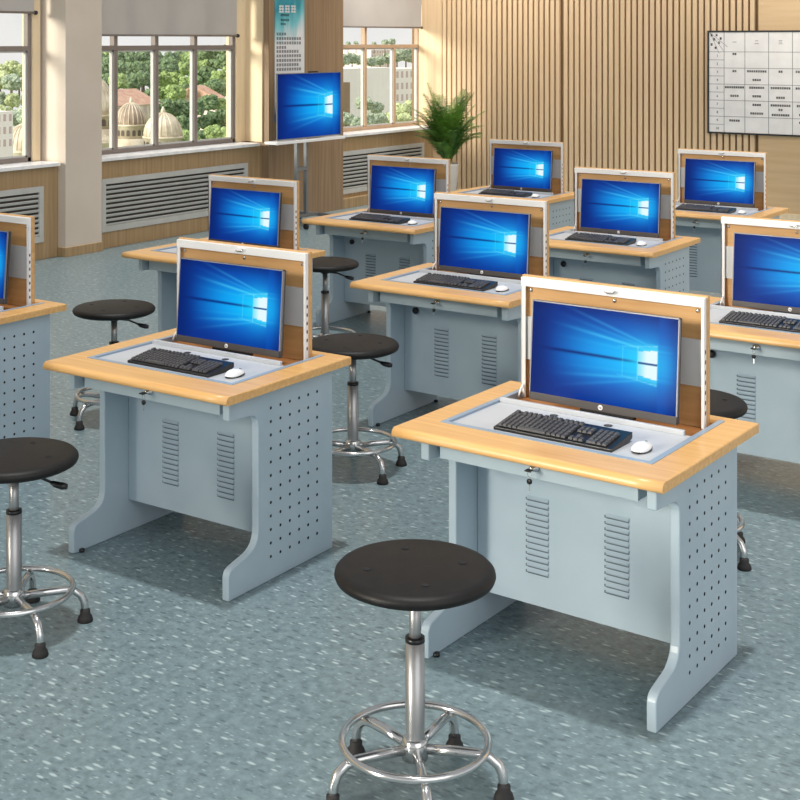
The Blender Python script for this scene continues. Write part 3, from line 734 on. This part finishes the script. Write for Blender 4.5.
# ================================================================ OUTSIDE THE WINDOWS
def depth(p): return -sy * p.x + cy * p.y
MB().box(-620, -30, -200, 900, -60.5, -60).build('ground', M['ground'], kind='structure')
def lumpy(seed, n=42, sub=3, stretch=1.0):
    rnd = random.Random(seed); mb = MB()
    for k in range(n):
        a = rnd.uniform(0, 2 * PI); h = rnd.uniform(-.55, .8); r_ = math.sqrt(max(.05, 1 - h * h)) * rnd.uniform(.45, .78)
        c_ = Vector((r_ * math.cos(a), r_ * math.sin(a), h * .8 * stretch)); s = rnd.uniform(.20, .36)
        bm = bmesh.new(); bmesh.ops.create_icosphere(bm, subdivisions=2, radius=s)
        for v in bm.verts: v.co *= 1 + rnd.uniform(-.22, .22)
        mb.add([v.co + c_ for v in bm.verts], [tuple(v.index for v in f_.verts) for f_ in bm.faces]); bm.free()
    bm = bmesh.new(); bmesh.ops.create_icosphere(bm, subdivisions=2, radius=.72)
    mb.add([Vector((v.co.x, v.co.y, v.co.z * stretch)) for v in bm.verts], [tuple(v.index for v in f_.verts) for f_ in bm.faces]); bm.free()
    return mb
TREES = {}
def tree(u, v, ru, X, leaf, label, group):
    """crown centre on the sight line (u, v), crown radius ru picture units at that distance"""
    c_ = at(u, v, X); r_ = ru * depth(c_) / F_PX
    key = (leaf, int(u * 7 + v) % 3)
    if key not in TREES:
        t0 = thing('tree', label, 'tree', (0, 0, 0), 0, group)
        lumpy(hash(key[1]) + 5).build('crown', M[leaf], t0)
        MB().tube([(0, 0, -3.2), (.03, .02, -1.5), (0, 0, -.2)], [.13, .10, .06], 8).build('trunk', M['bark'], t0)
        TREES[key] = t0; t = t0
    else: t = dup(TREES[key])
    t['label'] = label; t['group'] = group; t.location = c_; t.scale = (r_, r_, r_); t.rotation_euler.z = u * .37 + v
rnd = random.Random(21)
G2 = 'dense trees on the slope beyond the middle window'
L2 = 'dense green tree on the wooded slope beyond the middle window'
# wooded slope seen through window 2, far to near
for row, (v0, ru, X) in enumerate([(58, 9, -330), (68, 9, -300), (80, 9.5, -270), (93, 10, -240), (108, 10.5, -215), (124, 11, -195), (140, 11, -180), (156, 11, -170)]):
    u = 98 if row < 3 else (150 if row < 5 else 178)
    while u < 262:
        tree(u + rnd.uniform(-3, 3), v0 + rnd.uniform(-3, 3) - (u > 200) * 2, ru * rnd.uniform(.75, 1.25), X + rnd.uniform(-8, 8), rnd.choice(['leaf_dark', 'leaf_dark', 'leaf_mid']), L2, G2); u += ru * 1.15
for u, v, ru in ((183, 142, 9), (198, 146, 8), (214, 134, 10), (170, 150, 7)):
    tree(u, v, ru, -150, 'leaf_mid', 'bright green tree close behind the cream dome beyond the middle window', 'bright trees by the cream dome')
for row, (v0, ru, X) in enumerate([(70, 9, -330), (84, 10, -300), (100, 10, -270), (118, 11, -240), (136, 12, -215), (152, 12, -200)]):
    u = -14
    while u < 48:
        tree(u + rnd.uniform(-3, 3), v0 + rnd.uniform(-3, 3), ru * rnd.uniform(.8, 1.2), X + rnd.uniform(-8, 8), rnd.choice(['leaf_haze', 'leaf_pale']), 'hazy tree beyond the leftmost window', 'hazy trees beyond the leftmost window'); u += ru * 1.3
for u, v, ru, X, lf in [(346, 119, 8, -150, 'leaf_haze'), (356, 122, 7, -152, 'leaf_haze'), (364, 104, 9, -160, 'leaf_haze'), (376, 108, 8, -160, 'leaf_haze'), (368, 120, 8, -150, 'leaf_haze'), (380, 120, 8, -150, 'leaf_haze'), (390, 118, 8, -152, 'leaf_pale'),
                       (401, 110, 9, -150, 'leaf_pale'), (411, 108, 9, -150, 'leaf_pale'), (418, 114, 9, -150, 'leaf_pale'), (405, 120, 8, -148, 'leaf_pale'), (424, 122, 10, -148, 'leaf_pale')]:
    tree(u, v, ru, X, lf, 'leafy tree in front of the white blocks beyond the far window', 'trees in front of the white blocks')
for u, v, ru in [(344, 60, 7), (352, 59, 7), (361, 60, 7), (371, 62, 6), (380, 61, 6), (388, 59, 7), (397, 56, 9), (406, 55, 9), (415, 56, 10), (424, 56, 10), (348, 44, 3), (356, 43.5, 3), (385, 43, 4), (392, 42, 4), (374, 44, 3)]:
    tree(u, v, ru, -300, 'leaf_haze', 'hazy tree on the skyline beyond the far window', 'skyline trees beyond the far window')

def domed(name, label, u, vtop, ru, vbase, vbot, X, stone, tall=1.0, ribs=20):
    c_ = at(u, vbase, X); s = depth(c_) / F_PX; r_ = ru * s; hd = (vbase - vtop) * s; hb = (vbot - vbase) * s
    root = thing(name, label, 'domed building', (c_.x, c_.y, c_.z - hb), 0)
    prof = [(r_ * math.cos(t), hb + hd * math.sin(t)) for t in [PI / 2 * k / 14 for k in range(14)]] + [(r_ * .06, hb + hd)]
    MB().lathe(prof, 48).build('dome', stone, root)
    m = MB()
    for k in range(ribs):
        a = 2 * PI * k / ribs
        m.tube([((r_ * 1.01) * math.cos(t) * math.cos(a), (r_ * 1.01) * math.cos(t) * math.sin(a), hb + hd * 1.01 * math.sin(t)) for t in [PI / 2 * q / 10 * .97 for q in range(11)]], r_ * .035, 6)
    m.build('ribs', M['stone'], root)
    MB().lathe([(r_ * .12, hb + hd * .98), (r_ * .12, hb + hd * 1.12), (r_ * .02, hb + hd * 1.3)], 12).build('lantern', M['stone'], root)
    MB().lathe([(r_ * .97, 0), (r_ * .97, hb * .86), (r_ * 1.08, hb * .88), (r_ * 1.08, hb)], 48).build('drum', M['stone'], root)
    n = 16; m = MB()
    for k in range(n):
        a = 2 * PI * (k + .5) / n; T = Matrix.Rotation(a, 4, 'Z') @ Matrix.Translation((r_ * .97, 0, 0)); w_ = r_ * .11; h1 = hb * .50
        pts = [(r_ * .03, -w_, hb * .2), (r_ * .03, w_, hb * .2)] + [(r_ * .03, w_ * math.cos(q), h1 + w_ * math.sin(q)) for q in [PI * j / 8 for j in range(9)]]
        vs = [T @ Vector(p) for p in pts]; vb = [T @ Vector((-r_ * .05, p[1], p[2])) for p in pts]; L_ = len(pts)
        m.add(vs + vb, [tuple(range(L_)), tuple(range(2 * L_ - 1, L_ - 1, -1))] + [(i, (i + 1) % L_, L_ + (i + 1) % L_, L_ + i) for i in range(L_)])
    m.build('arched_openings', M['opening'], root)
    MB().lathe([(r_ * 1.12, -14), (r_ * 1.12, 0)], 8).build('base', M['stone'], root)
domed('domed_church', 'large ribbed cream dome half hidden by the plaster column beyond the middle window', 90, 76, 25, 114, 128, -170, M['stone'], ribs=26)
domed('domed_church', 'brown ribbed dome between the two cream ones beyond the middle window', 131, 103, 15, 124, 138, -160, M['stone_dark'])
domed('domed_church', 'low cream ribbed dome in front of the trees beyond the middle window', 163, 113, 19, 136, 150, -150, M['stone'])
domed('domed_church', 'cream ribbed dome beyond the leftmost window', 24, 124, 17, 150, 166, -160, M['stone'], ribs=22)
domed('domed_church', 'small domed arcade turret at the foot of the large dome beyond the middle window', 105, 136, 9, 141, 158, -148, M['stone'])

def building(name, label, u0, v0, u1, v1, X, wall_m, roof=None, wins=None, group=None, dpt=14):
    a = at(u0, v0, X); b = at(u1, v0, X); L_ = b.y - a.y; s = depth(a) / F_PX; h = (v1 - v0) * s
    root = thing(name, label, 'building', (X, a.y, a.z - h), 0, group)
    MB().box(-dpt, 0, 0, L_, -20, h).build('walls', wall_m, root)
    if roof: MB().prism([(-dpt - .4, h), (.5, h), (-dpt / 2, h + dpt * .22)], 'y', -.6, L_ + .6).build('roof', roof, root)
    if wins:
        nx, nz = wins; m = MB()
        for i in range(nx):
            for j in range(nz):
                y_ = L_ * (i + .5) / nx; z_ = h * (j + .5) / nz
                MB().box(-.1, .05, y_ - L_ / nx * .22, y_ + L_ / nx * .22, z_ - h / nz * .28, z_ + h / nz * .28).build('window', M['bldwin'], root)
    return root
building('town_house', 'long house with terracotta roof behind the domes beyond the middle window', 116, 106, 158, 118, -200, M['stone'], M['redroof'], (8, 1))
building('town_house', 'pale roofed house among the trees at the right of the middle window', 215, 98, 223, 103, -228, M['bldpink'], M['redroof'], (3, 1))
building('bell_tower', 'pale square tower beside the dome beyond the leftmost window', -4, 112, 13, 150, -150, M['bldwhite'], None, (3, 3), dpt=6)
building('office_block', 'broad white block filling the middle of the far window', 341, 69, 393, 150, -200, M['bldwhite'], None, None, dpt=20)
building('office_block', 'white block with rows of small windows at the right of the far window', 395, 69, 432, 150, -200, M['bldwhite'], None, (8, 7), dpt=20)
building('office_block', 'distant pale pink block with many windows on the skyline of the far window', 371, 50, 392, 66, -330, M['bldpink'], None, (8, 4), dpt=20)
building('chimney_stack', 'narrow taupe tower at the left of the far window', 343, 82.5, 350, 112, -190, M['pilaster'], None, None, dpt=4)

# ================================================================ LIGHT, SKY, CAMERA
wd = bpy.data.worlds.new('sky'); bpy.context.scene.world = wd; wd.use_nodes = True; t = wd.node_tree; bg = t.nodes['Background']
tc = N(t, 'ShaderNodeTexCoord'); sp = N(t, 'ShaderNodeSeparateXYZ'); cr = N(t, 'ShaderNodeValToRGB')
t.links.new(tc.outputs['Generated'], sp.inputs[0]); t.links.new(sp.outputs[2], cr.inputs[0]); t.links.new(cr.outputs[0], bg.inputs[0])
cr.color_ramp.elements[0].position = 0; cr.color_ramp.elements[0].color = (1.0, .985, .97, 1); cr.color_ramp.elements[1].position = .55; cr.color_ramp.elements[1].color = (.42, .44, .46, 1)
bg.inputs[1].default_value = .92
def sun(name, d, strength, angle, col=(1, 1, 1)):
    l = bpy.data.lights.new(name, 'SUN'); l.energy = strength; l.angle = R(angle); l.color = col
    o = bpy.data.objects.new(name, l); C.objects.link(o); o.rotation_euler = Vector(d).to_track_quat('-Z', 'Y').to_euler(); o.location = (0, 0, 8); return o
sun('overhead_sun', (-.02, .03, -1), 1.9, 2.5, (1, .985, .96))
sun('window_sun', (.42, .86, -.24), 5.0, 18, (1, .93, .80))
sun('right_fill_sun', (-.80, .42, -.50), .75, 50, (1, .99, .97))  # added fill from the right, lifts the right-facing sides
def strip(x0, x1, y, z, power, tilt):
    # unseen area lights, added to brighten the slatted wall
    l = bpy.data.lights.new('wall_wash_fill', 'AREA'); l.shape = 'RECTANGLE'; l.size = x1 - x0; l.size_y = .25; l.energy = power; l.color = (1, .95, .87)
    o = bpy.data.objects.new('wall_wash_fill', l); C.objects.link(o); o.location = ((x0 + x1) / 2, y, z); o.rotation_euler = (R(tilt), 0, 0)
strip(-9.6, -8.2, 13.7, 3.5, 42, 50)
strip(-8.2, -4.0, 13.4, 3.6, 22, 48)

cam = bpy.data.cameras.new('camera'); co = bpy.data.objects.new('camera', cam); C.objects.link(co)
co.location = (0, 0, CH); co.rotation_euler = (PI / 2, 0, YAW)
cam.sensor_width = 36; cam.lens = F_PX / 800 * 36; cam.shift_x = (400 - PX) / 800; cam.shift_y = (HY - 400) / 800; cam.clip_end = 2000
S = bpy.context.scene; S.camera = co
S.view_settings.view_transform = 'Standard'; S.view_settings.look = 'None'; S.view_settings.exposure = 0; S.view_settings.gamma = 1; S.view_settings.use_curve_mapping = False
